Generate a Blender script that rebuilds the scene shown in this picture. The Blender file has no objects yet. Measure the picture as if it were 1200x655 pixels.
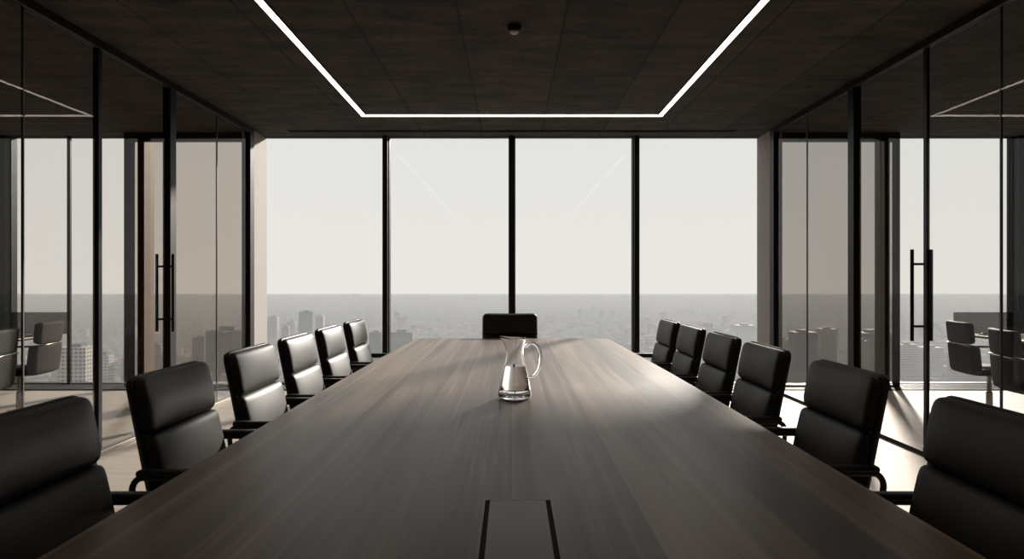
import bpy, bmesh, math, random
from mathutils import Vector, Matrix
random.seed(7)
PI = math.pi
scn = bpy.context.scene
COL = scn.collection

# ------------------------------------------------------------------ dimensions
EYE = 1.27; CEIL = 3.0; PX = 3.0; DW = 8.3; YB = -5.5; OX = 9.2; GZ = -150.0
TH = 0.74

# ------------------------------------------------------------------ materials
def mat(name):
    m = bpy.data.materials.new(name); m.use_nodes = True
    nt = m.node_tree
    for n in list(nt.nodes): nt.nodes.remove(n)
    out = nt.nodes.new('ShaderNodeOutputMaterial')
    return m, nt, out

def N(nt, typ, **kw):
    n = nt.nodes.new(typ)
    for k, v in kw.items():
        if k.startswith('_'): setattr(n, k[1:], v)
        else: n.inputs[k].default_value = v
    return n

def L(nt, a, b): nt.links.new(a, b)

def principled(name, col, rough=0.5, metal=0.0, spec=0.5, coat=0.0, coat_rough=0.2, bump=None, var=None):
    """bump=(scale, strength, distance); var=(scale, amount)"""
    m, nt, out = mat(name)
    b = N(nt, 'ShaderNodeBsdfPrincipled', **{'Base Color': (*col, 1), 'Roughness': rough, 'Metallic': metal,
          'Specular IOR Level': spec, 'Coat Weight': coat, 'Coat Roughness': coat_rough})
    L(nt, b.outputs[0], out.inputs[0])
    tc = N(nt, 'ShaderNodeTexCoord')
    if bump:
        nz = N(nt, 'ShaderNodeTexNoise', Scale=bump[0], Detail=4.0)
        L(nt, tc.outputs['Object'], nz.inputs['Vector'])
        bp = N(nt, 'ShaderNodeBump', Strength=bump[1], Distance=bump[2])
        L(nt, nz.outputs[0], bp.inputs['Height']); L(nt, bp.outputs[0], b.inputs['Normal'])
    if var:
        nz = N(nt, 'ShaderNodeTexNoise', Scale=var[0], Detail=5.0)
        L(nt, tc.outputs['Object'], nz.inputs['Vector'])
        r = N(nt, 'ShaderNodeMapRange', **{'To Min': 1 - var[1], 'To Max': 1 + var[1]})
        L(nt, nz.outputs[0], r.inputs[0])
        mx = N(nt, 'ShaderNodeMix', _data_type='RGBA', _blend_type='MULTIPLY', Factor=1.0)
        mx.inputs[6].default_value = (*col, 1)
        L(nt, r.outputs[0], mx.inputs[7]); L(nt, mx.outputs[2], b.inputs['Base Color'])
    return m

def glass_sheet(name, tint, r0=0.08, rmax=1.0):
    """architectural glazing: tinted see-through body, sharp mirror reflection that grows with angle"""
    m, nt, out = mat(name)
    tr = N(nt, 'ShaderNodeBsdfTransparent', Color=(*tint, 1))
    cl = N(nt, 'ShaderNodeBsdfTransparent', Color=(1, 1, 1, 1))
    gl = N(nt, 'ShaderNodeBsdfAnisotropic', Color=(1, 1, 1, 1), Roughness=0.0)
    lw = N(nt, 'ShaderNodeLayerWeight', Blend=0.5)
    p = N(nt, 'ShaderNodeMath', _operation='POWER'); p.inputs[1].default_value = 5.0
    L(nt, lw.outputs['Facing'], p.inputs[0])
    mr = N(nt, 'ShaderNodeMapRange', **{'To Min': r0, 'To Max': rmax})
    L(nt, p.outputs[0], mr.inputs[0])
    mx = N(nt, 'ShaderNodeMixShader')
    L(nt, mr.outputs[0], mx.inputs[0]); L(nt, tr.outputs[0], mx.inputs[1]); L(nt, gl.outputs[0], mx.inputs[2])
    geo = N(nt, 'ShaderNodeNewGeometry')
    m2 = N(nt, 'ShaderNodeMixShader')
    L(nt, geo.outputs['Backfacing'], m2.inputs[0]); L(nt, mx.outputs[0], m2.inputs[1]); L(nt, cl.outputs[0], m2.inputs[2])
    L(nt, m2.outputs[0], out.inputs[0])
    return m

def emission(name, col, s):
    m, nt, out = mat(name)
    e = N(nt, 'ShaderNodeEmission', Color=(*col, 1), Strength=s)
    L(nt, e.outputs[0], out.inputs[0]); return m

def wood_mat():
    m, nt, out = mat('walnut_veneer')
    b = N(nt, 'ShaderNodeBsdfPrincipled', **{'Roughness': 0.36, 'Specular IOR Level': 0.36})
    tc = N(nt, 'ShaderNodeTexCoord'); sx = N(nt, 'ShaderNodeSeparateXYZ')
    L(nt, tc.outputs['Object'], sx.inputs[0])
    # plank index across the table (boards of 0.16 m running along y)
    nzw = N(nt, 'ShaderNodeTexNoise', Scale=1.0, Detail=1.0)
    mpw = N(nt, 'ShaderNodeMapping'); mpw.inputs['Scale'].default_value = (3.0, 0.12, 1)
    L(nt, tc.outputs['Object'], mpw.inputs[0]); L(nt, mpw.outputs[0], nzw.inputs[0])
    d = N(nt, 'ShaderNodeMath', _operation='MULTIPLY'); d.inputs[1].default_value = 1 / 0.148
    L(nt, sx.outputs['X'], d.inputs[0])
    fl = N(nt, 'ShaderNodeMath', _operation='FLOOR'); L(nt, d.outputs[0], fl.inputs[0])
    wn = N(nt, 'ShaderNodeTexWhiteNoise', _noise_dimensions='1D'); L(nt, fl.outputs[0], wn.inputs['W'])
    # long board streaks
    mp = N(nt, 'ShaderNodeMapping'); mp.inputs['Scale'].default_value = (9.0, 0.35, 1)
    cb = N(nt, 'ShaderNodeCombineXYZ')
    off = N(nt, 'ShaderNodeMath', _operation='MULTIPLY'); off.inputs[1].default_value = 13.0
    L(nt, wn.outputs['Value'], off.inputs[0]); L(nt, off.outputs[0], cb.inputs['Y'])
    ad = N(nt, 'ShaderNodeVectorMath', _operation='ADD')
    L(nt, tc.outputs['Object'], ad.inputs[0]); L(nt, cb.outputs[0], ad.inputs[1]); L(nt, ad.outputs[0], mp.inputs[0])
    n1 = N(nt, 'ShaderNodeTexNoise', Scale=1.0, Detail=4.0, Distortion=0.6); L(nt, mp.outputs[0], n1.inputs[0])
    # fine grain
    mp2 = N(nt, 'ShaderNodeMapping'); mp2.inputs['Scale'].default_value = (120.0, 2.2, 1)
    L(nt, ad.outputs[0], mp2.inputs[0])
    n2 = N(nt, 'ShaderNodeTexNoise', Scale=1.0, Detail=5.0, Distortion=0.4); L(nt, mp2.outputs[0], n2.inputs[0])
    a1 = N(nt, 'ShaderNodeMath', _operation='MULTIPLY_ADD'); a1.inputs[1].default_value = 1.05; a1.inputs[2].default_value = -0.25
    L(nt, n1.outputs[0], a1.inputs[0])
    a2 = N(nt, 'ShaderNodeMath', _operation='MULTIPLY_ADD'); a2.inputs[1].default_value = 0.34
    L(nt, wn.outputs['Value'], a2.inputs[0]); L(nt, a1.outputs[0], a2.inputs[2])
    a3 = N(nt, 'ShaderNodeMath', _operation='MULTIPLY_ADD'); a3.inputs[1].default_value = 0.42
    L(nt, n2.outputs[0], a3.inputs[0]); L(nt, a2.outputs[0], a3.inputs[2])
    mp3 = N(nt, 'ShaderNodeMapping'); mp3.inputs['Scale'].default_value = (34.0, 0.22, 1)
    L(nt, ad.outputs[0], mp3.inputs[0])
    n3 = N(nt, 'ShaderNodeTexNoise', Scale=1.0, Detail=3.0, Distortion=0.5); L(nt, mp3.outputs[0], n3.inputs[0])
    p3 = N(nt, 'ShaderNodeMapRange', **{'From Min': .56, 'From Max': .74, 'To Min': 0.0, 'To Max': .30}); L(nt, n3.outputs[0], p3.inputs[0])
    a4 = N(nt, 'ShaderNodeMath', _operation='ADD'); L(nt, a3.outputs[0], a4.inputs[0]); L(nt, p3.outputs[0], a4.inputs[1]); a3 = a4
    cr = N(nt, 'ShaderNodeValToRGB')
    e = cr.color_ramp.elements
    e[0].position = 0.22; e[0].color = (0.034, 0.0225, 0.016, 1)
    e[1].position = 0.95; e[1].color = (0.29, 0.21, 0.155, 1)
    k = cr.color_ramp.elements.new(0.55); k.color = (0.108, 0.071, 0.050, 1)
    L(nt, a3.outputs[0], cr.inputs[0]); L(nt, cr.outputs[0], b.inputs['Base Color'])
    rr = N(nt, 'ShaderNodeMapRange', **{'To Min': 0.30, 'To Max': 0.46}); L(nt, n2.outputs[0], rr.inputs[0])
    L(nt, rr.outputs[0], b.inputs['Roughness'])
    bp = N(nt, 'ShaderNodeBump', Strength=0.12, Distance=0.001)
    L(nt, n2.outputs[0], bp.inputs['Height']); L(nt, bp.outputs[0], b.inputs['Normal'])
    L(nt, b.outputs[0], out.inputs[0])
    return m

def grid_lines(nt, sock, pitch, offset, width):
    """1 on a joint line repeating with pitch, 0 elsewhere"""
    a = N(nt, 'ShaderNodeMath', _operation='ADD'); a.inputs[1].default_value = offset
    L(nt, sock, a.inputs[0])
    pp = N(nt, 'ShaderNodeMath', _operation='PINGPONG'); pp.inputs[1].default_value = pitch / 2
    L(nt, a.outputs[0], pp.inputs[0])
    lt = N(nt, 'ShaderNodeMapRange', **{'From Min': width * 0.5, 'From Max': width, 'To Min': 1.0, 'To Max': 0.0})
    L(nt, pp.outputs[0], lt.inputs[0])
    return lt.outputs[0]

def concrete_ceiling():
    m, nt, out = mat('dark_concrete')
    b = N(nt, 'ShaderNodeBsdfPrincipled', **{'Roughness': 0.8, 'Specular IOR Level': 0.3})
    tc = N(nt, 'ShaderNodeTexCoord'); sx = N(nt, 'ShaderNodeSeparateXYZ'); L(nt, tc.outputs['Object'], sx.inputs[0])
    jx = grid_lines(nt, sx.outputs['X'], 0.70, 0.35, 0.012)
    jy = grid_lines(nt, sx.outputs['Y'], 2.45, -0.9, 0.012)
    mxj = N(nt, 'ShaderNodeMath', _operation='MAXIMUM'); L(nt, jx, mxj.inputs[0]); L(nt, jy, mxj.inputs[1])
    # panel tone
    fx = N(nt, 'ShaderNodeMath', _operation='MULTIPLY_ADD'); fx.inputs[1].default_value = 1 / 0.70; fx.inputs[2].default_value = 0.5
    L(nt, sx.outputs['X'], fx.inputs[0]); f1 = N(nt, 'ShaderNodeMath', _operation='FLOOR'); L(nt, fx.outputs[0], f1.inputs[0])
    wn = N(nt, 'ShaderNodeTexWhiteNoise', _noise_dimensions='1D'); L(nt, f1.outputs[0], wn.inputs['W'])
    mp = N(nt, 'ShaderNodeMapping'); mp.inputs['Scale'].default_value = (2.2, 6.0, 1); L(nt, tc.outputs['Object'], mp.inputs[0])
    n1 = N(nt, 'ShaderNodeTexNoise', Scale=1.0, Detail=8.0, Roughness=0.65); L(nt, mp.outputs[0], n1.inputs[0])
    n2 = N(nt, 'ShaderNodeTexNoise', Scale=45.0, Detail=6.0); L(nt, tc.outputs['Object'], n2.inputs[0])
    s = N(nt, 'ShaderNodeMath', _operation='MULTIPLY_ADD'); s.inputs[1].default_value = 0.5; L(nt, n2.outputs[0], s.inputs[0]); L(nt, n1.outputs[0], s.inputs[2])
    s2 = N(nt, 'ShaderNodeMath', _operation='MULTIPLY_ADD'); s2.inputs[1].default_value = 0.12; L(nt, wn.outputs['Value'], s2.inputs[0]); L(nt, s.outputs[0], s2.inputs[2])
    cr = N(nt, 'ShaderNodeValToRGB'); e = cr.color_ramp.elements
    e[0].position = 0.58; e[0].color = (0.024, 0.0205, 0.0175, 1)
    e[1].position = 1.0; e[1].color = (0.110, 0.093, 0.080, 1)
    L(nt, s2.outputs[0], cr.inputs[0])
    mx = N(nt, 'ShaderNodeMix', _data_type='RGBA'); mx.inputs[7].default_value = (0.015, 0.012, 0.010, 1)
    ff = N(nt, 'ShaderNodeMath', _operation='MULTIPLY'); ff.inputs[1].default_value = 0.75; L(nt, mxj.outputs[0], ff.inputs[0])
    L(nt, ff.outputs[0], mx.inputs[0]); L(nt, cr.outputs[0], mx.inputs[6]); L(nt, mx.outputs[2], b.inputs['Base Color'])
    bp = N(nt, 'ShaderNodeBump', Strength=0.5, Distance=0.004); L(nt, s.outputs[0], bp.inputs['Height']); L(nt, bp.outputs[0], b.inputs['Normal'])
    L(nt, b.outputs[0], out.inputs[0]); return m

def floor_mat():
    m, nt, out = mat('pale_floor_boards')
    b = N(nt, 'ShaderNodeBsdfPrincipled', **{'Roughness': 0.5, 'Specular IOR Level': 0.3})
    tc = N(nt, 'ShaderNodeTexCoord')
    mp = N(nt, 'ShaderNodeMapping'); mp.inputs['Scale'].default_value = (1.2, 14.0, 1); L(nt, tc.outputs['Object'], mp.inputs[0])
    n1 = N(nt, 'ShaderNodeTexNoise', Scale=1.0, Detail=6.0, Roughness=0.6); L(nt, mp.outputs[0], n1.inputs[0])
    sx = N(nt, 'ShaderNodeSeparateXYZ'); L(nt, tc.outputs['Object'], sx.inputs[0])
    j = grid_lines(nt, sx.outputs['Y'], 0.19, 0.0, 0.0025)
    cr = N(nt, 'ShaderNodeValToRGB'); e = cr.color_ramp.elements
    e[0].position = 0.25; e[0].color = (0.34, 0.285, 0.235, 1); e[1].position = 0.8; e[1].color = (0.44, 0.385, 0.33, 1)
    L(nt, n1.outputs[0], cr.inputs[0])
    mx = N(nt, 'ShaderNodeMix', _data_type='RGBA'); mx.inputs[7].default_value = (0.30, 0.25, 0.20, 1)
    ff = N(nt, 'ShaderNodeMath', _operation='MULTIPLY'); ff.inputs[1].default_value = 0.5; L(nt, j, ff.inputs[0])
    L(nt, ff.outputs[0], mx.inputs[0]); L(nt, cr.outputs[0], mx.inputs[6]); L(nt, mx.outputs[2], b.inputs['Base Color'])
    L(nt, b.outputs[0], out.inputs[0]); return m

def facade_mat(name, wall, glass, fx, fz):
    m, nt, out = mat(name)
    b = N(nt, 'ShaderNodeBsdfPrincipled', **{'Roughness': 0.7})
    tc = N(nt, 'ShaderNodeTexCoord'); sx = N(nt, 'ShaderNodeSeparateXYZ'); L(nt, tc.outputs['Object'], sx.inputs[0])
    ad = N(nt, 'ShaderNodeMath', _operation='ADD'); L(nt, sx.outputs['X'], ad.inputs[0]); L(nt, sx.outputs['Y'], ad.inputs[1])
    a = grid_lines(nt, ad.outputs[0], fx, 0, fx * 0.22); c = grid_lines(nt, sx.outputs['Z'], fz, 0, fz * 0.3)
    mxx = N(nt, 'ShaderNodeMath', _operation='MAXIMUM'); L(nt, a, mxx.inputs[0]); L(nt, c, mxx.inputs[1])
    mx = N(nt, 'ShaderNodeMix', _data_type='RGBA'); mx.inputs[6].default_value = (*glass, 1); mx.inputs[7].default_value = (*wall, 1)
    L(nt, mxx.outputs[0], mx.inputs[0]); L(nt, mx.outputs[2], b.inputs['Base Color']); L(nt, b.outputs[0], out.inputs[0])
    return m

def lowrise_mat():
    m, nt, out = mat('low_city_blocks')
    b = N(nt, 'ShaderNodeBsdfPrincipled', **{'Roughness': 0.85})
    g = N(nt, 'ShaderNodeNewGeometry')
    cr = N(nt, 'ShaderNodeValToRGB'); cr.color_ramp.interpolation = 'CONSTANT'; e = cr.color_ramp.elements
    e[0].position = 0; e[0].color = (0.10, 0.09, 0.085, 1); e[1].position = 0.85; e[1].color = (0.48, 0.45, 0.42, 1)
    for p, c in ((0.2, (0.2, 0.18, 0.16, 1)), (0.4, (0.30, 0.24, 0.20, 1)), (0.6, (0.16, 0.16, 0.17, 1)), (0.72, (0.42, 0.38, 0.34, 1))):
        k = e.new(p); k.color = c
    L(nt, g.outputs['Random Per Island'], cr.inputs[0]); L(nt, cr.outputs[0], b.inputs['Base Color'])
    L(nt, b.outputs[0], out.inputs[0]); return m

M = {}
M['wood'] = wood_mat()
M['ceiling'] = concrete_ceiling()
M['floor'] = floor_mat()
M['black'] = principled('black_powder_coat', (0.007, 0.006, 0.0055), 0.45, 0.0, 0.25)
M['grey_metal'] = principled('brushed_track', (0.20, 0.17, 0.145), 0.4, 0.8)
M['leather'] = principled('black_leather', (0.020, 0.0155, 0.0115), 0.52, 0, 0.36, bump=(330, 0.10, 0.0005))
M['shell'] = principled('black_shell', (0.010, 0.009, 0.009), 0.5, 0, 0.35)
M['arm'] = principled('satin_black_metal', (0.020, 0.019, 0.018), 0.28, 0.0, 0.6)
M['chrome'] = principled('dark_chrome', (0.38, 0.36, 0.34), 0.2, 1.0)
M['plaster'] = principled('column_plaster', (0.38, 0.35, 0.32), 0.8, var=(3.0, 0.05))
M['jamb'] = principled('bronze_jamb', (0.20, 0.165, 0.14), 0.6)
M['darkwall'] = principled('dark_wall', (0.022, 0.019, 0.017), 0.75, var=(2.0, 0.15))
M['glass'] = glass_sheet('clear_glazing', (0.97, 0.975, 0.97), 0.007, 0.8)
M['part_glass_left'] = glass_sheet('bronze_partition_glazing', (0.80, 0.775, 0.745), 0.03, 0.33)
M['part_glass_right'] = glass_sheet('partition_glazing', (0.93, 0.925, 0.91), 0.03, 0.33)
M['smoke_left'] = glass_sheet('bronze_smoked_glazing', (0.62, 0.575, 0.53), 0.012, 0.4)
M['smoke_right'] = glass_sheet('grey_smoked_glazing', (0.42, 0.395, 0.37), 0.012, 0.4)
M['divider'] = glass_sheet('smoked_acrylic', (0.20, 0.19, 0.18), 0.05)
M['led'] = emission('led_diffuser', (1.0, 0.88, 0.74), 7.0)
M['fabric'] = principled('charcoal_fabric', (0.014, 0.0125, 0.0115), 0.8, bump=(300, 0.3, 0.001))
M['hatch'] = principled('bronze_anodised_lid', (0.13, 0.12, 0.105), 0.38, 0.7)
M['slot'] = principled('slot_brush', (0.003, 0.003, 0.003), 0.9)
M['white'] = principled('white_lens', (0.8, 0.78, 0.74), 0.4)
M['seal'] = principled('glass_seal', (0.05, 0.045, 0.04), 0.5)

def real_glass():
    m, nt, out = mat('jug_glass')
    b = N(nt, 'ShaderNodeBsdfPrincipled', **{'Base Color': (1, 1, 1, 1), 'Roughness': 0.0, 'IOR': 1.5, 'Transmission Weight': 1.0})
    L(nt, b.outputs[0], out.inputs[0]); return m
M['jug'] = real_glass()
def water_mat():
    m, nt, out = mat('drinking_water')
    b = N(nt, 'ShaderNodeBsdfPrincipled', **{'Base Color': (1, 1, 1, 1), 'Roughness': 0.0, 'IOR': 1.33, 'Transmission Weight': 1.0})
    L(nt, b.outputs[0], out.inputs[0]); return m
M['water'] = water_mat()

# ------------------------------------------------------------------ objects
def tag(o, label=None, cat=None, group=None, kind=None):
    if label: o['label'] = label
    if cat: o['category'] = cat
    if group: o['group'] = group
    if kind: o['kind'] = kind
    return o

def empty(name, loc=(0, 0, 0), rz=0.0):
    o = bpy.data.objects.new(name, None); COL.objects.link(o)
    o.location = loc; o.rotation_euler = (0, 0, rz); o.empty_display_size = 0.1
    return o

def build(name, bm, m, parent=None, smooth=False, loc=None):
    me = bpy.data.meshes.new(name)
    bmesh.ops.recalc_face_normals(bm, faces=bm.faces)
    bm.to_mesh(me); bm.free(); me.materials.append(m)
    if smooth:
        for p in me.polygons: p.use_smooth = True
    o = bpy.data.objects.new(name, me); COL.objects.link(o)
    if parent: o.parent = parent
    if loc: o.location = loc
    return o

def box(bm, x0, x1, y0, y1, z0, z1, bev=0.0, seg=2, mtx=None):
    r = bmesh.ops.create_cube(bm, size=1.0)
    v = r['verts']
    for q in v:
        q.co = Vector(((x0 + x1) / 2 + q.co.x * (x1 - x0), (y0 + y1) / 2 + q.co.y * (y1 - y0), (z0 + z1) / 2 + q.co.z * (z1 - z0)))
    if bev > 0:
        es = list({e for q in v for e in q.link_edges})
        r = bmesh.ops.bevel(bm, geom=es, offset=bev, segments=seg, affect='EDGES', profile=0.5)
        v = list({q for f in r['faces'] for q in f.verts})
    if mtx is not None:
        for q in v: q.co = mtx @ q.co
    return bm

def B(*a, **k):
    bm = bmesh.new(); box(bm, *a, **k); return bm

def tube(bm, pts, r, seg=10, cap=True, closed=False):
    pts = [Vector(p) for p in pts]
    n = len(pts); rings = []
    up = Vector((0, 0, 1)); prev = None
    for i, p in enumerate(pts):
        if closed: t = (pts[(i + 1) % n] - pts[i - 1])
        else: t = (pts[min(i + 1, n - 1)] - pts[max(i - 1, 0)])
        t.normalize()
        if prev is None:
            a = t.orthogonal().normalized()
        else:
            a = (prev - t * prev.dot(t)).normalized()
        prev = a; b = t.cross(a)
        rr = r[i] if isinstance(r, (list, tuple)) else r
        rings.append([bm.verts.new(p + (a * math.cos(2 * PI * k / seg) + b * math.sin(2 * PI * k / seg)) * rr) for k in range(seg)])
    m = n if closed else n - 1
    for i in range(m):
        A, C = rings[i], rings[(i + 1) % n]
        for k in range(seg):
            bm.faces.new((A[k], A[(k + 1) % seg], C[(k + 1) % seg], C[k]))
    if cap and not closed:
        bm.faces.new(rings[0]); bm.faces.new(list(reversed(rings[-1])))
    return bm

def lathe(bm, prof, seg=32, warp=None):
    """prof: (r, z) list; first and last may lie on the axis"""
    rings = []
    for r, z in prof:
        if r < 1e-6:
            rings.append([bm.verts.new((0, 0, z))])
        else:
            ring = []
            for k in range(seg):
                a = 2 * PI * k / seg
                p = Vector((r * math.cos(a), r * math.sin(a), z))
                if warp: p = warp(p, a, r, z)
                ring.append(bm.verts.new(p))
            rings.append(ring)
    for i in range(len(rings) - 1):
        A, C = rings[i], rings[i + 1]
        if len(A) == 1 and len(C) == 1: continue
        for k in range(seg):
            k2 = (k + 1) % seg
            if len(A) == 1: bm.faces.new((A[0], C[k2], C[k]))
            elif len(C) == 1: bm.faces.new((A[k], A[k2], C[0]))
            else: bm.faces.new((A[k], A[k2], C[k2], C[k]))
    return bm

def fillet(pts, rad, n=6):
    """round the corners of a polyline"""
    pts = [Vector(p) for p in pts]; out = [pts[0]]
    for i in range(1, len(pts) - 1):
        p = pts[i]; a = (pts[i - 1] - p); b = (pts[i + 1] - p)
        d = min(rad, a.length * 0.48, b.length * 0.48)
        A = p + a.normalized() * d; C = p + b.normalized() * d
        for k in range(n + 1):
            t = k / n
            out.append(A * (1 - t) ** 2 + p * 2 * t * (1 - t) + C * t * t)
    out.append(pts[-1]); return out

def cushion(bm, w, h, t, bulge, er, cr, mtx, n=18, back=0.0, curve=0.0):
    """padded slab: width along y, height along z, front towards +x; rounded rim, softly domed front"""
    def outline(s, r):
        pass
    S = [math.sin(PI / 2 * (-1 + 2 * i / n)) for i in range(n + 1)]
    def pos(u, v):
        x, y = u * w / 2, v * h / 2
        ix, iy = w / 2 - cr, h / 2 - cr
        qx, qy = max(abs(x) - ix, 0), max(abs(y) - iy, 0)
        if qx > 0 and qy > 0:
            l = math.hypot(qx, qy); m = max(qx, qy); k = m / l
            x = math.copysign(ix + qx * k, x); y = math.copysign(iy + qy * k, y)
            d = cr - m
        else: d = min(w / 2 - abs(x), h / 2 - abs(y))
        return x, y, d
    F = {}; K = {}
    for i, u in enumerate(S):
        for j, v in enumerate(S):
            x, y, d = pos(u, v)
            e = min(d / er, 1.0); prof = math.sqrt(max(0, 1 - (1 - e) ** 2))
            c = curve * (u * u)
            f = t * (0.25 + 0.75 * prof) + bulge * (1 - u ** 4) * (1 - v * v) + c
            F[i, j] = bm.verts.new(mtx @ Vector((f, x, y)))
            bk = -back * prof + c * 0.6
            K[i, j] = bm.verts.new(mtx @ Vector((bk, x, y)))
    for i in range(n):
        for j in range(n):
            bm.faces.new((F[i, j], F[i + 1, j], F[i + 1, j + 1], F[i, j + 1]))
            bm.faces.new((K[i, j], K[i, j + 1], K[i + 1, j + 1], K[i + 1, j]))
    per = [(i, 0) for i in range(n)] + [(n, j) for j in range(n)] + [(i, n) for i in range(n, 0, -1)] + [(0, j) for j in range(n, 0, -1)]
    for a in range(len(per)):
        p, q = per[a], per[(a + 1) % len(per)]
        bm.faces.new((F[p], K[p], K[q], F[q]))
    return bm

def kids(o): return [c for c in bpy.data.objects if c.parent == o]
def copy_tree(o, parent=None, cache={}):
    c = o.copy(); COL.objects.link(c); c.parent = parent
    for ch in kids(o): copy_tree(ch, c)
    return c

# ================================================================== THE SETTING
def struct(name, bm, m, parent=None, **k):
    o = build(name, bm, m, parent, **k)
    if parent is None: o['kind'] = 'structure'
    return o

struct('floor', B(-OX - .2, OX + .2, YB - .2, DW + .07, -0.3, 0.0), M['floor'])
struct('ceiling', B(-OX - .2, OX + .2, YB - .2, DW + .07, CEIL, CEIL + 0.4), M['ceiling'])
struct('wall_back', B(-OX, OX, YB - .2, YB, 0, CEIL), M['darkwall'])
struct('wall_outer_left', B(-OX - .2, -OX, YB, DW + .1, 0, CEIL), M['darkwall'])
struct('wall_outer_right', B(OX, OX + .2, YB, DW + .1, 0, CEIL), M['darkwall'])

# plaster wall returns between the end of each glass wall and the window
for s, nm in ((-1, 'left'), (1, 'right')):
    struct('trim_column_' + nm, B(*sorted((s * 3.0, s * 3.12)), 7.88, DW + .06, 0, CEIL), M['plaster'])
    struct('trim_pier_' + nm, B(*sorted((s * 6.16, s * 6.32)), 8.02, DW + .06, 0, CEIL), M['plaster'])

# window wall ------------------------------------------------------------------
def window(n, x0, x1, y=DW, m='glass', fw=0.035, head=0.008, foot=0.02, fd=0.05, fl=None, fr=None):
    bm = bmesh.new(); fl = fl or fw; fr = fr or fw
    if fl > .003: box(bm, x0, x0 + fl, y - fd, y + fd, 0, CEIL)
    if fr > .003: box(bm, x1 - fr, x1, y - fd, y + fd, 0, CEIL)
    box(bm, x0 + fl, x1 - fr, y - fd, y + fd, 0, foot); box(bm, x0 + fl, x1 - fr, y - fd, y + fd, CEIL - head, CEIL)
    o = struct('window_%d' % n, bm, M['black'])
    build('pane', B(x0 + fl, x1 - fr, y - .012, y + .012, foot, CEIL - head), M[m], o)
    return o
xs = [-2.998, -1.525, 0.0, 1.50, 2.998]
# slim frames; the two outer edges die into the returns
for i in range(4):
    window(i + 1, xs[i] + (0.0 if i == 0 else 0.03), xs[i + 1] - (0.0 if i == 3 else 0.03), fw=0.012, fl=(.002 if i == 0 else None), fr=(.002 if i == 3 else None))
for i, x in enumerate(xs[1:4]):
    struct('trim_%d' % (i + 1), B(x - .03, x + .03, DW - .11, DW + .05, 0, CEIL, bev=.003), M['black'])
# neighbour rooms: smoked framed bay next to the glass wall, clear beyond
n = 5
for s in (-1, 1):
    a, b = sorted((s * 3.12, s * 4.565))
    o = window(n, a, b, y=8.07, m='smoke_left' if s < 0 else 'smoke_right', fw=(0.085 if s < 0 else 0.05), head=0.10, foot=0.03, fd=0.04, fl=(None if s < 0 else .002), fr=(.002 if s < 0 else None)); n += 1
    struct('trim_jamb_' + ('left' if s < 0 else 'right'), B(*sorted((s * (4.38 if s < 0 else 4.44), s * (4.46 if s < 0 else 4.50))), 8.13, DW + .06, 0, CEIL), M['jamb'])
    a, b = sorted((s * 4.565, s * 6.08)); window(n, a, b, fw=0.03, fl=(None if s < 0 else .002), fr=(.002 if s < 0 else None)); n += 1
    a, b = sorted((s * 6.32, s * 9.2)); window(n, a, b, fw=0.03); n += 1
    a, b = sorted((s * 6.08, s * 6.16))
    struct('trim_%d' % (4 if s < 0 else 5), B(a, b, DW - .11, DW + .05, 0, CEIL), M['black'])
struct('trim_6', B(-5.36, -5.32, DW - .08, DW - .051, 0, CEIL), M['black'])

# floor trench grille along the window
for nm, a, b, lab in (('floor_trench_grille', -2.98, 2.98, 'long black floor grille under the four central windows'),
                 ('floor_trench_grille', -9.1, -3.13, 'long black floor grille in the room behind the left glass wall'),
                 ('floor_trench_grille', 3.13, 9.1, 'long black floor grille in the room behind the right glass wall')):
    g = empty(nm, ((a + b) / 2, 7.98, 0)); w = (b - a) / 2
    y1 = 0.25 if abs(w - 2.98) < .01 else 0.04
    bm = bmesh.new()
    box(bm, -w, w, -.16, -.145, 0, .012); box(bm, -w, w, y1 - .015, y1, 0, .012); box(bm, -w, w, -.145, y1 - .015, 0, .003)
    build('frame', bm, M['black'], g)
    bm = bmesh.new(); k = -w + .01
    while k < w - .02:
        box(bm, k, k + .008, -.144, y1 - .016, .0032, .011); k += .03
    build('slats', bm, M['black'], g)
    tag(g, lab, 'floor grille', 'floor grilles under the windows')
# ceiling slot diffuser
g = empty('ceiling_slot_vent', (0, 7.95, CEIL))
bm = bmesh.new()
box(bm, -2.6, 2.6, -.035, -.025, -.012, 0); box(bm, -2.6, 2.6, .025, .035, -.012, 0)
box(bm, -2.6, -2.59, -.025, .025, -.012, 0); box(bm, 2.59, 2.6, -.025, .025, -.012, 0)
build('frame', bm, M['black'], g); build('slot', B(-2.59, 2.59, -.025, .025, -.004, 0), M['slot'], g)
build('vane', B(-2.59, 2.59, -.003, .003, -.011, -.0041), M['black'], g)
tag(g, 'thin black slot vent in the ceiling along the window heads', 'air vent')

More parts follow.
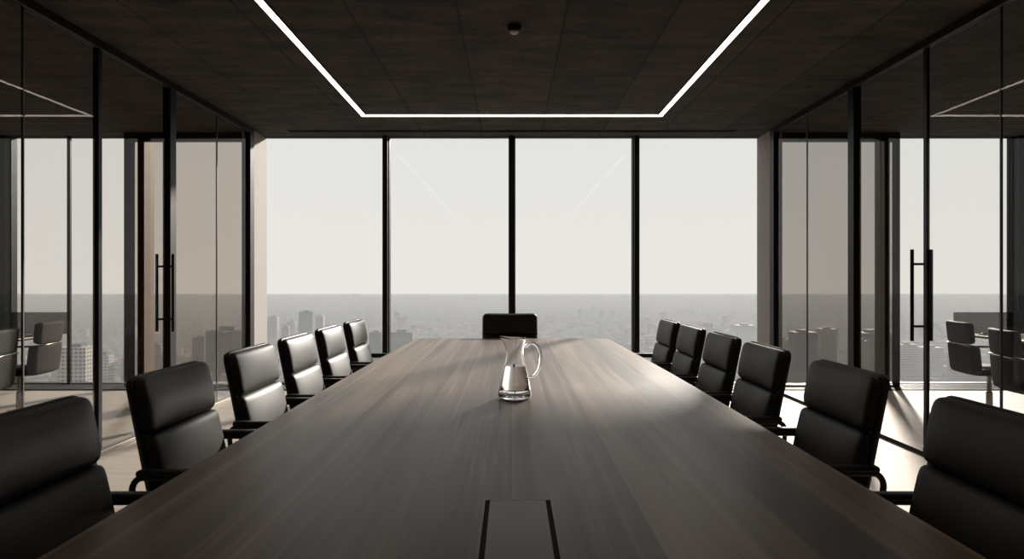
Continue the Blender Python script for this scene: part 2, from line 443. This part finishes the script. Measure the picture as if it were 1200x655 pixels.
# glass walls --------------------------------------------------------------------
def glass_wall(s, nm):
    w = empty('wall_' + nm, (s * PX, 0, 0)); w['kind'] = 'structure'
    # posts (y centre, half width y, half thickness x)
    posts = [(7.80, .06, .034), (5.98, .052, .034), (4.94, .022, .022 if s < 0 else .011), (2.9, .026, .022), (0.9, .026, .022), (-1.2, .026, .022), (-3.3, .026, .022), (-5.45, .045, .026)]
    for y, hy, hx in posts:
        build('post', B(-hx, hx, y - hy, y + hy, 0.03, CEIL - .06, bev=.002, seg=1), M['black'], w)
    build('top_rail', B(-.034, .034, YB, 7.855, CEIL - .06, CEIL, bev=.003, seg=1), M['black'], w)
    build('bottom_track', B(-.036, .036, YB, 7.855, 0, .03, bev=.003, seg=1), M['grey_metal'] if s < 0 else M['black'], w)
    # glass: between posts with butt joints
    segs = [(6.025, 6.93), (6.94, 7.745), (4.966, 5.935), (4.19, 4.914), (2.926, 4.18), (.926, 2.874), (-1.174, .874), (-3.274, -1.226), (-5.405, -3.326)]
    door = (4.966, 5.935)
    for a, b in segs:
        if (a, b) == door: continue
        build('glass_panel', B(-.006, .006, a, b, .03, CEIL - .06), M['part_glass_' + nm], w)
    for y in (6.935, 4.185):
        build('joint_seal', B(-.007, .007, y - .005, y + .005, .03, CEIL - .06), M['seal'], w)
    # sliding door leaf
    d = empty('door_1' if s < 0 else 'door_2', (s * PX, 5.45, 0)); d['kind'] = 'structure'
    build('door_glass', B(-.006, .006, door[0] - 5.45 + .004, door[1] - 5.45 - .004, .032, CEIL - .062), M['part_glass_' + nm], d)
    hy = (5.90 if s < 0 else 5.0) - 5.45
    hz = 1.155; half = .335
    h = build('door_handle', tube(bmesh.new(), [(-s * .07, hy, hz - half), (-s * .07, hy, hz + half)], .0125, 14), M['black'], d, smooth=False)
    for z in (hz - half * .68, hz + half * .68):
        build('standoff', tube(bmesh.new(), [(-.07, hy, z), (.07, hy, z)], .009, 12), M['black'], h)
    build('outer_bar', tube(bmesh.new(), [(s * .07, hy, hz - half), (s * .07, hy, hz + half)], .0125, 14), M['black'], h)
    return w
glass_wall(-1, 'left'); glass_wall(1, 'right')

# ================================================================== CEILING LIGHTS
LX, LY0, LY1, LW = 1.56, -4.4, 7.22, 0.025
g = empty('ceiling_light_strip', (0, 0, CEIL))
def strip_rect(x0, x1, y0, y1, z0, z1): return B(x0, x1, y0, y1, z0, z1)
for a in ((-LX - LW, -LX + LW, LY0, LY1), (LX - LW, LX + LW, LY0, LY1), (-LX + LW, LX - LW, LY1 - .052, LY1), (-LX + LW, LX - LW, LY0, LY0 + .052)):
    build('diffuser', strip_rect(*a, -.008, -.001), M['led'], g)
bm = bmesh.new()
for x in (-LX, LX):
    for q in (-1, 1):
        xx = x + q * (LW + .004); y0, y1 = (LY0 - .006, LY1 + .006) if (q > 0) == (x > 0) else (LY0 + .052, LY1 - .052)
        box(bm, xx - .003, xx + .003, y0, y1, -.012, 0)
for y in (LY1 + .004, LY0 - .004): box(bm, -LX - LW, LX + LW, y - .003, y + .003, -.012, 0)
build('channel', bm, M['black'], g)
tag(g, 'continuous glowing rectangular light strip set in the dark concrete ceiling', 'ceiling light')

g = empty('ceiling_sensor', (0.015, 4.65, CEIL))
build('body', lathe(bmesh.new(), [(0, 0), (.046, 0), (.046, -.035), (.040, -.044), (.030, -.044), (.0, -.044)], 28), M['black'], g)
build('lens', lathe(bmesh.new(), [(.0295, -.0442), (.027, -.052), (.018, -.058), (0, -.06)], 24), M['white'], g, smooth=True)
tag(g, 'small round black ceiling sensor with a pale lens above the table', 'sensor')

# ================================================================== TABLE
TY0, TY1, THW = 0.75, 6.14, 0.90
t = empty('conference_table', (0, 3.4, 0))
bm = bmesh.new()
def tw(y):
    u = (y - TY0) / (TY1 - TY0); return 0.905 - 0.045 * max(0, (u - .5) / .5) ** 1.5
ys = [TY0 + (TY1 - TY0) * i / 16 for i in range(17)]
rings = []
for zz, ins in ((TH, .003), (TH - .003, 0), (TH - .030, 0), (TH - .048, .03)):
    loop = [(-(tw(y) - ins), min(max(y, TY0 + ins), TY1 - ins)) for y in ys] + [(tw(y) - ins, min(max(y, TY0 + ins), TY1 - ins)) for y in reversed(ys)]
    rings.append([bm.verts.new((x, y - 3.4, zz)) for x, y in loop])
bm.faces.new(rings[0]); bm.faces.new(list(reversed(rings[-1])))
for i in range(3):
    for k in range(len(rings[0])):
        k2 = (k + 1) % len(rings[0])
        bm.faces.new((rings[i][k], rings[i + 1][k], rings[i + 1][k2], rings[i][k2]))
build('tabletop', bm, M['wood'], t)
for y in (-1.9, 0, 1.9):
    build('pedestal', B(-.32, .32, y - .04, y + .04, .02, TH - .048, bev=.004), M['wood'], t)
    build('foot_plate', B(-.40, .40, y - .10, y + .10, 0, .02, bev=.004), M['black'], t)
build('modesty_beam', B(-.03, .03, -1.86, -.04, .55, .66), M['black'], t)
build('modesty_beam', B(-.03, .03, .04, 1.86, .55, .66), M['black'], t)
tag(t, 'long dark walnut conference table running towards the windows', 'table')

# cable hatch let into the top
g = empty('cable_hatch', (0.014, 1.37, TH))
hw, hl = .0835, .265
bm = bmesh.new()
box(bm, -hw, hw, -hl, -hl + .004, .0, .003); box(bm, -hw, hw, hl - .004, hl, 0, .003)
box(bm, -hw, -hw + .006, -hl + .004, hl - .004, 0, .003); box(bm, hw - .006, hw, -hl + .004, hl - .004, 0, .003)
build('rim', bm, M['hatch'], g)
for s in (-1, 1):
    build('cable_slot', B(*sorted((s * (hw - .0062), s * (hw - .0165))), -hl + .0041, hl - .0041, 0.0002, .0008), M['slot'], g)
build('lid', B(-hw + .017, hw - .017, -hl + .0045, hl - .0045, 0.0002, .0028, bev=.0008, seg=1), M['hatch'], g)
tag(g, 'flat bronze cable hatch with two black slots at the near end of the table', 'cable hatch')

# ================================================================== WATER JUG
def jug():
    g = empty('water_jug', (0.012, 3.05, TH + .001))
    H = .283
    def rad(z):
        pts = [(0, .066), (.012, .0725), (.03, .0705), (.06, .066), (.10, .059), (.14, .0505), (.17, .043), (.195, .0385), (.22, .0385), (.245, .042), (.265, .046), (.283, .048)]
        for (a, ra), (b, rb) in zip(pts, pts[1:]):
            if a <= z <= b:
                u = (z - a) / (b - a); u = u * u * (3 - 2 * u) if False else u
                return ra + (rb - ra) * u
        return pts[-1][1]
    def warp(p, a, r, z):
        # spout towards -x: pull rim outwards and up
        k = max(0, (z - .225) / (H - .225)) ** 1.6
        f = max(0, math.cos(a - PI)) ** 6
        s = max(0, math.cos(a - PI)) ** 2
        q = Vector((p.x - .020 * k * f, p.y * (1 - .18 * k * s), p.z + .004 * k * f - .004 * k * (1 - s) ))
        return q
    zs = [.018, .024, .03, .045, .06, .08, .10, .12, .14, .155, .17, .182, .195, .207, .22, .232, .245, .255, .265, .275, .283]
    prof = [(0, .004), (.045, .004), (.058, .0), (.066, .002), (.0715, .010), (.0725, .014)] + [(rad(z), z) for z in zs]
    prof += [(rad(H) - .002, H + .0022)]
    wt = .0036
    prof += [(rad(z) - wt, z) for z in reversed(zs) if z > .026] + [(.060, .0235), (.050, .0205), (0, .0200)]
    build('glass_body', lathe(bmesh.new(), prof, 56, warp), M['jug'], g, smooth=True)
    # foot facets ring
    # water
    zl = .150
    wz = [z for z in zs if .03 <= z < zl - .002] + [zl]
    e = .0003
    wp = [(0, .0203), (.0497, .0208), (.0597, .0238)] + [(rad(z) - wt - e, z) for z in wz] + [(0, zl)]
    build('water', lathe(bmesh.new(), wp, 56), M['water'], g, smooth=False)
    hp = [(.0435, 0, .236), (.060, 0, .250), (.085, 0, .252), (.105, 0, .228), (.112, 0, .185), (.106, 0, .140), (.088, 0, .108), (.068, 0, .098), (.0575, 0, .106)]
    # smooth path
    P = [Vector(p) for p in hp]; path = []
    for i in range(len(P) - 1):
        p0, p1, p2, p3 = P[max(i - 1, 0)], P[i], P[i + 1], P[min(i + 2, len(P) - 1)]
        for k in range(6):
            u = k / 6
            path.append(0.5 * ((2 * p1) + (-p0 + p2) * u + (2 * p0 - 5 * p1 + 4 * p2 - p3) * u * u + (-p0 + 3 * p1 - 3 * p2 + p3) * u ** 3))
    path.append(P[-1])
    build('handle', tube(bmesh.new(), path, .0092, 14), M['jug'], g, smooth=True)
    tag(g, 'clear glass jug with handle, half full of water, on the table', 'jug')
    g.rotation_euler.z = math.radians(-8); g.scale = (1.03, 1.03, .96)
jug()

# ================================================================== EXECUTIVE CHAIRS
RX = math.atan2(.09, .45)           # backrest recline
def rec(x, z):                      # frame on the reclined back: origin at its foot
    return Matrix.Translation((x, 0, z)) @ Matrix.Rotation(-RX, 4, 'Y')

def make_chair(name='executive_chair'):
    c = empty(name)
    BW = .52
    bt = rec(-.243, .44)
    # back shell
    bm = bmesh.new(); cushion(bm, BW, .535, .010, 0, .010, .045, bt @ Matrix.Translation((-.030, 0, .255)), back=.016, curve=.010)
    sh = build('back_shell', bm, M['shell'], c, smooth=True)
    bm = bmesh.new(); cushion(bm, BW - .008, .194, .026, .016, .020, .036, bt @ Matrix.Translation((-.0195, 0, .417)), curve=.010)
    build('upper_back_cushion', bm, M['leather'], c, smooth=True)
    bm = bmesh.new(); cushion(bm, BW - .008, .316, .028, .020, .022, .030, bt @ Matrix.Translation((-.0195, 0, .161)), curve=.010)
    build('lower_back_cushion', bm, M['leather'], c, smooth=True)
    # seat: cushion laid flat
    mt = Matrix.Translation((.02, 0, .405)) @ Matrix.Rotation(-PI / 2, 4, 'Y')
    bm = bmesh.new(); cushion(bm, .50, .50, .062, .014, .034, .05, mt)
    build('seat', bm, M['leather'], c, smooth=True)
    build('seat_pan', B(-.21, .24, -.22, .22, .385, .404, bev=.008), M['shell'], c)
    for s in (-1, 1):
        y = s * .292
        pts = fillet([(-.20, s * .235, .395), (-.315, y, .415), (-.335, y, .60), (-.315, y, .628), (.12, y, .632), (.145, y, .60), (.12, s * .235, .395)], .05)
        a = build('armrest', tube(bmesh.new(), pts, .0105, 10), M['arm'], c, smooth=True)
        bm = bmesh.new(); box(bm, -.315, .10, y - .021, y + .021, .634, .655, bev=.009, seg=3)
        build('arm_pad', bm, M['shell'], a, smooth=True)
    bm = bmesh.new()
    tube(bm, fillet([(.0, 0, .375), (-.22, 0, .375), (-.30, 0, .44), (-.325, 0, .60)], .08), .022, 12)
    build('back_bracket', bm, M['arm'], c, smooth=True)
    bm = bmesh.new(); lathe(bm, [(0, .07), (.030, .07), (.030, .24), (.022, .25), (.022, .372), (.06, .376), (.06, .384), (0, .384)], 20)
    build('column', bm, M['chrome'], c, smooth=False)
    for k in range(5):
        a = 2 * PI * k / 5 + .3
        d = Vector((math.cos(a), math.sin(a), 0))
        bm = bmesh.new(); tube(bm, [d * .02 + Vector((0, 0, .085)), d * .16 + Vector((0, 0, .07)), d * .29 + Vector((0, 0, .045))], [.022, .018, .012], 10)
        lg = build('leg', bm, M['chrome'], c, smooth=True)
        bm = bmesh.new(); lathe(bm, [(0, 0), (.020, 0), (.022, .006), (.012, .02), (.008, .045), (0, .045)], 14)
        bmesh.ops.translate(bm, verts=bm.verts, vec=d * .285)
        build('glide', bm, M['shell'], lg)
    return c

exe = make_chair()
left_y = [1.68, 2.50, 3.26, 3.95, 4.65, 5.39]
right_y = [1.68, 2.55, 3.36, 4.03, 4.72, 5.40]
ordn = ['nearest the viewer', 'second from the viewer', 'third from the viewer', 'fourth from the viewer', 'second from the windows', 'nearest the windows']
def chair_at(x, y, rz, label, group, first=[True]):
    o = exe if first[0] else copy_tree(exe)
    first[0] = False
    o.location = (x, y, 0); o.rotation_euler = (0, 0, rz)
    tag(o, label, 'chair', group); return o
G = 'executive chairs along the conference table'
tint = ['in deep shade', 'in shade', 'half lit', 'lit by the sun', 'brightly sunlit', 'brightly sunlit']
for i, y in enumerate(left_y):
    chair_at(-.895 + (.035 if i == 0 else 0), y, 0.0, 'black leather armchair left of the table, ' + ordn[i], G)
for i, y in enumerate(right_y):
    chair_at(.895 - (.035 if i == 0 else 0), y, PI, 'black leather armchair right of the table, ' + ordn[i], G)
chair_at(-0.02, 6.12, -PI / 2, 'black leather armchair alone at the window end of the table', G)

# ================================================================== NEIGHBOUR ROOMS
def make_side_chair():
    c = empty('meeting_chair')
    bt = Matrix.Translation((-.22, 0, .44)) @ Matrix.Rotation(-.10, 4, 'Y')
    bm = bmesh.new(); cushion(bm, .44, .20, .045, .008, .02, .035, bt @ Matrix.Translation((-.03, 0, .34)), n=12, back=.012, curve=.03)
    build('upper_backrest', bm, M['fabric'], c, smooth=True)
    bm = bmesh.new(); cushion(bm, .50, .27, .05, .008, .02, .05, bt @ Matrix.Translation((-.035, 0, .10)), n=12, back=.012, curve=.05)
    build('lower_backrest', bm, M['fabric'], c, smooth=True)
    bm = bmesh.new(); tube(bm, [(-.262, -.24, .665), (-.285, -.12, .672), (-.292, 0, .675), (-.285, .12, .672), (-.262, .24, .665)], .006, 8)
    build('back_trim', bm, M['chrome'], c, smooth=True)
    mt = Matrix.Translation((.03, 0, .40)) @ Matrix.Rotation(-PI / 2, 4, 'Y')
    bm = bmesh.new(); cushion(bm, .48, .50, .05, .01, .03, .06, mt, n=12)
    build('seat', bm, M['fabric'], c, smooth=True)
    for s in (-1, 1):
        y = s * .26
        bm = bmesh.new(); tube(bm, fillet([(-.02, s * .2, .398), (-.02, y, .41), (-.02, y, .62), (.20, y, .62)], .035), .010, 8)
        build('armrest', bm, M['arm'], c, smooth=True)
    bm = bmesh.new(); lathe(bm, [(0, .01), (.028, .01), (.028, .22), (.02, .23), (.02, .38), (.07, .385), (.07, .398), (0, .398)], 18)
    build('column', bm, M['chrome'], c)
    for k in range(4):
        a = PI / 4 + k * PI / 2; d = Vector((math.cos(a), math.sin(a), 0))
        bm = bmesh.new(); tube(bm, [d * .02 + Vector((0, 0, .05)), d * .28 + Vector((0, 0, .014))], [.018, .011], 8)
        build('leg', bm, M['chrome'], c, smooth=True)
    return c

side = make_side_chair(); used = [False]
def side_at(x, y, rz, label, group):
    o = copy_tree(side) if used[0] else side
    used[0] = True
    o.location = (x, y, 0); o.rotation_euler = (0, 0, rz); tag(o, label, 'chair', group)

def side_room(s, nm):
    t = empty('meeting_table', (s * 5.2, 5.2, 0))
    build('tabletop', B(-.62, .62, -1.75, 1.75, .695, .72, bev=.006), M['wood'], t)
    for y in (-1.2, 1.2):
        build('leg', tube(bmesh.new(), [(0, y, .012), (0, y, .695)], .04, 16), M['arm'], t, smooth=False)
        build('base_plate', lathe(bmesh.new(), [(0, 0), (.28, 0), (.28, .008), (.04, .014), (0, .014)], 28), M['arm'], t).location = (0, y, 0)
    tag(t, 'dark wooden table in the room behind the %s glass wall' % nm, 'table', 'meeting tables in the side rooms')
    d = empty('desk_divider', (s * 5.2, 6.86, .72))
    build('panel', B(-.76, .76, -.006, .006, .004, .222), M['divider'], d)
    for q in (-.45, .45): build('foot', B(q - .04, q + .04, -.03, .03, 0, .012, bev=.003), M['arm'], d)
    tag(d, 'dark translucent screen standing on the table behind the %s glass wall' % nm, 'screen', 'dark screens on the side tables')
    rz = 0 if s > 0 else PI
    gx = .0 if s > 0 else .14
    gp = 'chairs in the side rooms'
    side_at(s * (4.44 + gx), 6.35, rz - s * .18, 'charcoal swivel chair beside the table end nearest the window, behind the %s glass wall' % nm, gp)
    side_at(s * (4.12 + gx), 5.32, rz - s * .24, 'charcoal swivel chair pulled out from the table, partly cut off, behind the %s glass wall' % nm, gp)
    o = copy_tree(exe); o.location = (s * 6.0, 5.9, 0); o.rotation_euler = (0, 0, PI - rz)
    tag(o, 'black high-backed armchair on the far side of the table behind the %s glass wall' % nm, 'chair', gp)
side_room(-1, 'left'); side_room(1, 'right')

# ================================================================== THE CITY BELOW
struct('ground', B(-9000, 9000, 60, 5600, GZ - 5, GZ), principled('city_ground', (0.16, 0.145, 0.13), 0.9, var=(0.004, 0.5)))
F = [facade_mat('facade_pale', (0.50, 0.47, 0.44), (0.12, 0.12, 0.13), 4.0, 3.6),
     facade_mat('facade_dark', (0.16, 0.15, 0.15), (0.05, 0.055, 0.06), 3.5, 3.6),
     facade_mat('facade_tan', (0.36, 0.29, 0.24), (0.08, 0.08, 0.08), 5.0, 3.4)]
def add_box_raw(V, Fc, cx, cy, w, d, z0, z1, rot=0):
    c, s = math.cos(rot), math.sin(rot); b = len(V)
    for z in (z0, z1):
        for x, y in ((-w / 2, -d / 2), (w / 2, -d / 2), (w / 2, d / 2), (-w / 2, d / 2)):
            V.append((cx + x * c - y * s, cy + x * s + y * c, z))
    Fc += [(b + 4, b + 5, b + 6, b + 7), (b, b + 1, b + 5, b + 4), (b + 1, b + 2, b + 6, b + 5), (b + 2, b + 3, b + 7, b + 6), (b + 3, b, b + 4, b + 7)]
TW = [
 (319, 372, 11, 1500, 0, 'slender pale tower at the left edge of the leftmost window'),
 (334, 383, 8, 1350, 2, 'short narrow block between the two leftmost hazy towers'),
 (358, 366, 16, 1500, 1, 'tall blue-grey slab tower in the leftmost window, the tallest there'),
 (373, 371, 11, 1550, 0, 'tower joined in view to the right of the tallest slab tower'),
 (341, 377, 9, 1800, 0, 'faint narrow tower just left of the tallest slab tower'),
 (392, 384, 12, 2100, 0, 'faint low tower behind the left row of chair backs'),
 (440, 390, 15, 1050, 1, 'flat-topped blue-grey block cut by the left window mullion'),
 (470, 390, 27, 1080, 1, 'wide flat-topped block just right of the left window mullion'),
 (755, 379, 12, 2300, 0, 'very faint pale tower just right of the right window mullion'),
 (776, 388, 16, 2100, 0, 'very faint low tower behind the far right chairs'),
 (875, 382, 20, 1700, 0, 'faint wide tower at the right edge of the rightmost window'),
 (262, 388, 42, 900, 1, 'dark wide block seen through the smoked bay on the left'),
 (232, 396, 14, 1000, 1, 'narrow dark tower left of the wide block in the left smoked bay'),
 (178, 404, 20, 950, 2, 'brown block beside the door handle of the left glass wall'),
 (84, 408, 32, 620, 0, 'pale block with bright side beyond the left side room'),
 (120, 416, 14, 800, 0, 'small pale block right of the bright-sided block'),
 (148, 420, 12, 820, 2, 'small brown block at the left smoked bay edge'),
 (945, 390, 26, 900, 1, 'dark block seen through the smoked bay on the right'),
 (972, 386, 18, 980, 2, 'brown tower next to the right-hand sliding door post'),
 (1030, 391, 34, 900, 1, 'dark wide tower between the two posts of the right glass wall'),
 (1012, 400, 14, 860, 2, 'shorter brown tower left of the dark wide tower on the right'),
 (1066, 404, 18, 1000, 0, 'pale hazy tower left of the right door handle'),
 (1095, 408, 22, 1050, 0, 'pale hazy block behind the right door handle'),
 (1128, 415, 18, 900, 0, 'pale block low behind the side-room chairs on the right'),
 (920, 398, 12, 950, 2, 'narrow brown tower beside the right wall column'),
]
FOOT = [((a[0] - 600) * a[3] / 800, a[3] + a[2] * a[3] / 2000, a[2] * a[3] / 1600 + 24) for a in TW]
V, Fc = [], []
rr = random.Random(3)
for _ in range(26000):
    y = 330 + (5300 - 330) * (rr.random() ** 1.25); x = (rr.random() * 2 - 1) * (y * .86 + 60)
    if any(abs(x - fx) < fr and abs(y - fy) < fr for fx, fy, fr in FOOT): continue
    h = rr.choice((4, 5, 6, 7, 9, 11)) * (1 + rr.random() * .6)
    if rr.random() < .012: h = 20 + rr.random() * 22
    w = 6 + rr.random() * 13; d = 6 + rr.random() * 16
    add_box_raw(V, Fc, x, y, w, d, GZ, GZ + h, rr.choice((.2, .2, .2, -.5, .9)))
me = bpy.data.meshes.new('low_city_blocks'); me.from_pydata(V, [], Fc); me.materials.append(lowrise_mat()); me.update()
o = bpy.data.objects.new('low_city_blocks', me); COL.objects.link(o)
tag(o, 'carpet of small low city buildings far below the windows', 'city', kind='stuff')

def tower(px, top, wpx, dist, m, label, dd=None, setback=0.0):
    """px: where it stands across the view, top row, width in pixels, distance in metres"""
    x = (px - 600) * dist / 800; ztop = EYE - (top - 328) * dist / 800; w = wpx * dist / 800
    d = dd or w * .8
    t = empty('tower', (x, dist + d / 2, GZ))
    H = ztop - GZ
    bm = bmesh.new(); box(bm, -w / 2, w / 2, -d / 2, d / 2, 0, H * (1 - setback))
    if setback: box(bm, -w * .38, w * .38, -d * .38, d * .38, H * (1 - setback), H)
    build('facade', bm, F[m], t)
    build('roof_plant', B(-w * .22, w * .2, -d * .2, d * .25, H, H + max(2.5, w * .10)), F[1], t)
    tag(t, label, 'building', 'hazy towers below the windows'); return t
for a in TW: tower(*a)

# haze: two layers of real scattering air over the city
HALB = 0.46
def haze(name, z0, z1, y0, y1, dens, g, label, cat='haze'):
    m, nt, out = mat(name)
    v = N(nt, 'ShaderNodeVolumeScatter', Color=(0.88, 0.93, 0.98, 1), Density=dens, Anisotropy=g)
    v.inputs['Density'].default_value = dens * HALB
    ab = N(nt, 'ShaderNodeVolumeAbsorption', Color=(0, 0, 0, 1), Density=dens * (1 - HALB))
    ads = N(nt, 'ShaderNodeAddShader'); L(nt, v.outputs[0], ads.inputs[0]); L(nt, ab.outputs[0], ads.inputs[1])
    L(nt, ads.outputs[0], out.inputs['Volume'])
    o = build(name, B(-8900, 8900, y0, y1, z0, z1), m)
    tag(o, label, cat, kind='stuff'); return o
haze('low_haze', GZ - 1, -112, 70, 5595, 1 / 480, 0.1, 'thick grey haze lying low over the distant city')
haze('middle_haze', -112, -72, 70, 3600, 1 / 600, 0.1, 'grey haze around the upper halves of the towers')
haze('upper_haze', -72, -40, 70, 2000, 1 / 950, 0.1, 'thin haze just above the tower tops')

# ================================================================== LIGHT
w = bpy.data.worlds.new('world'); scn.world = w; w.use_nodes = True
nt = w.node_tree
for nn in list(nt.nodes): nt.nodes.remove(nn)
out = nt.nodes.new('ShaderNodeOutputWorld'); bg = nt.nodes.new('ShaderNodeBackground')
tc = N(nt, 'ShaderNodeTexCoord'); sx = N(nt, 'ShaderNodeSeparateXYZ'); L(nt, tc.outputs['Generated'], sx.inputs[0])
cr = N(nt, 'ShaderNodeValToRGB'); e = cr.color_ramp.elements
e[0].position = 0.0; e[0].color = (0.86, 0.83, 0.785, 1)
e[1].position = 1.0; e[1].color = (0.66, 0.66, 0.65, 1)
k = e.new(0.22); k.color = (0.80, 0.80, 0.78, 1)
L(nt, sx.outputs['Z'], cr.inputs[0]); L(nt, cr.outputs[0], bg.inputs[0]); bg.inputs[1].default_value = 1.0
L(nt, bg.outputs[0], out.inputs[0])

sd = bpy.data.lights.new('sun', 'SUN'); sd.energy = 8.5; sd.angle = math.radians(3.6); sd.color = (1.0, 0.93, 0.85)
so = bpy.data.objects.new('sun', sd); COL.objects.link(so)
hz = Vector((.44, 1.0)).normalized(); tanel = .415 * .915
d = Vector((hz.x, hz.y, tanel))
so.rotation_euler = (-d).to_track_quat('-Z', 'Y').to_euler()

# ================================================================== CAMERA
cd = bpy.data.cameras.new('camera'); cd.lens = 24.0; cd.sensor_width = 36.0; cd.clip_end = 20000; cd.clip_start = .02
co = bpy.data.objects.new('camera', cd); COL.objects.link(co)
co.location = (0, 0, EYE); co.rotation_euler = (PI / 2, 0, 0)
scn.camera = co

scn.view_settings.view_transform = 'Standard'; scn.view_settings.look = 'None'
scn.view_settings.exposure = 0.0; scn.view_settings.gamma = 1.0; scn.view_settings.use_curve_mapping = False
cy = scn.cycles
cy.use_denoising = True
cy.max_bounces = 14; cy.transparent_max_bounces = 24; cy.transmission_bounces = 12; cy.volume_bounces = 2
cy.caustics_reflective = False
cy.sample_clamp_indirect = 6.0
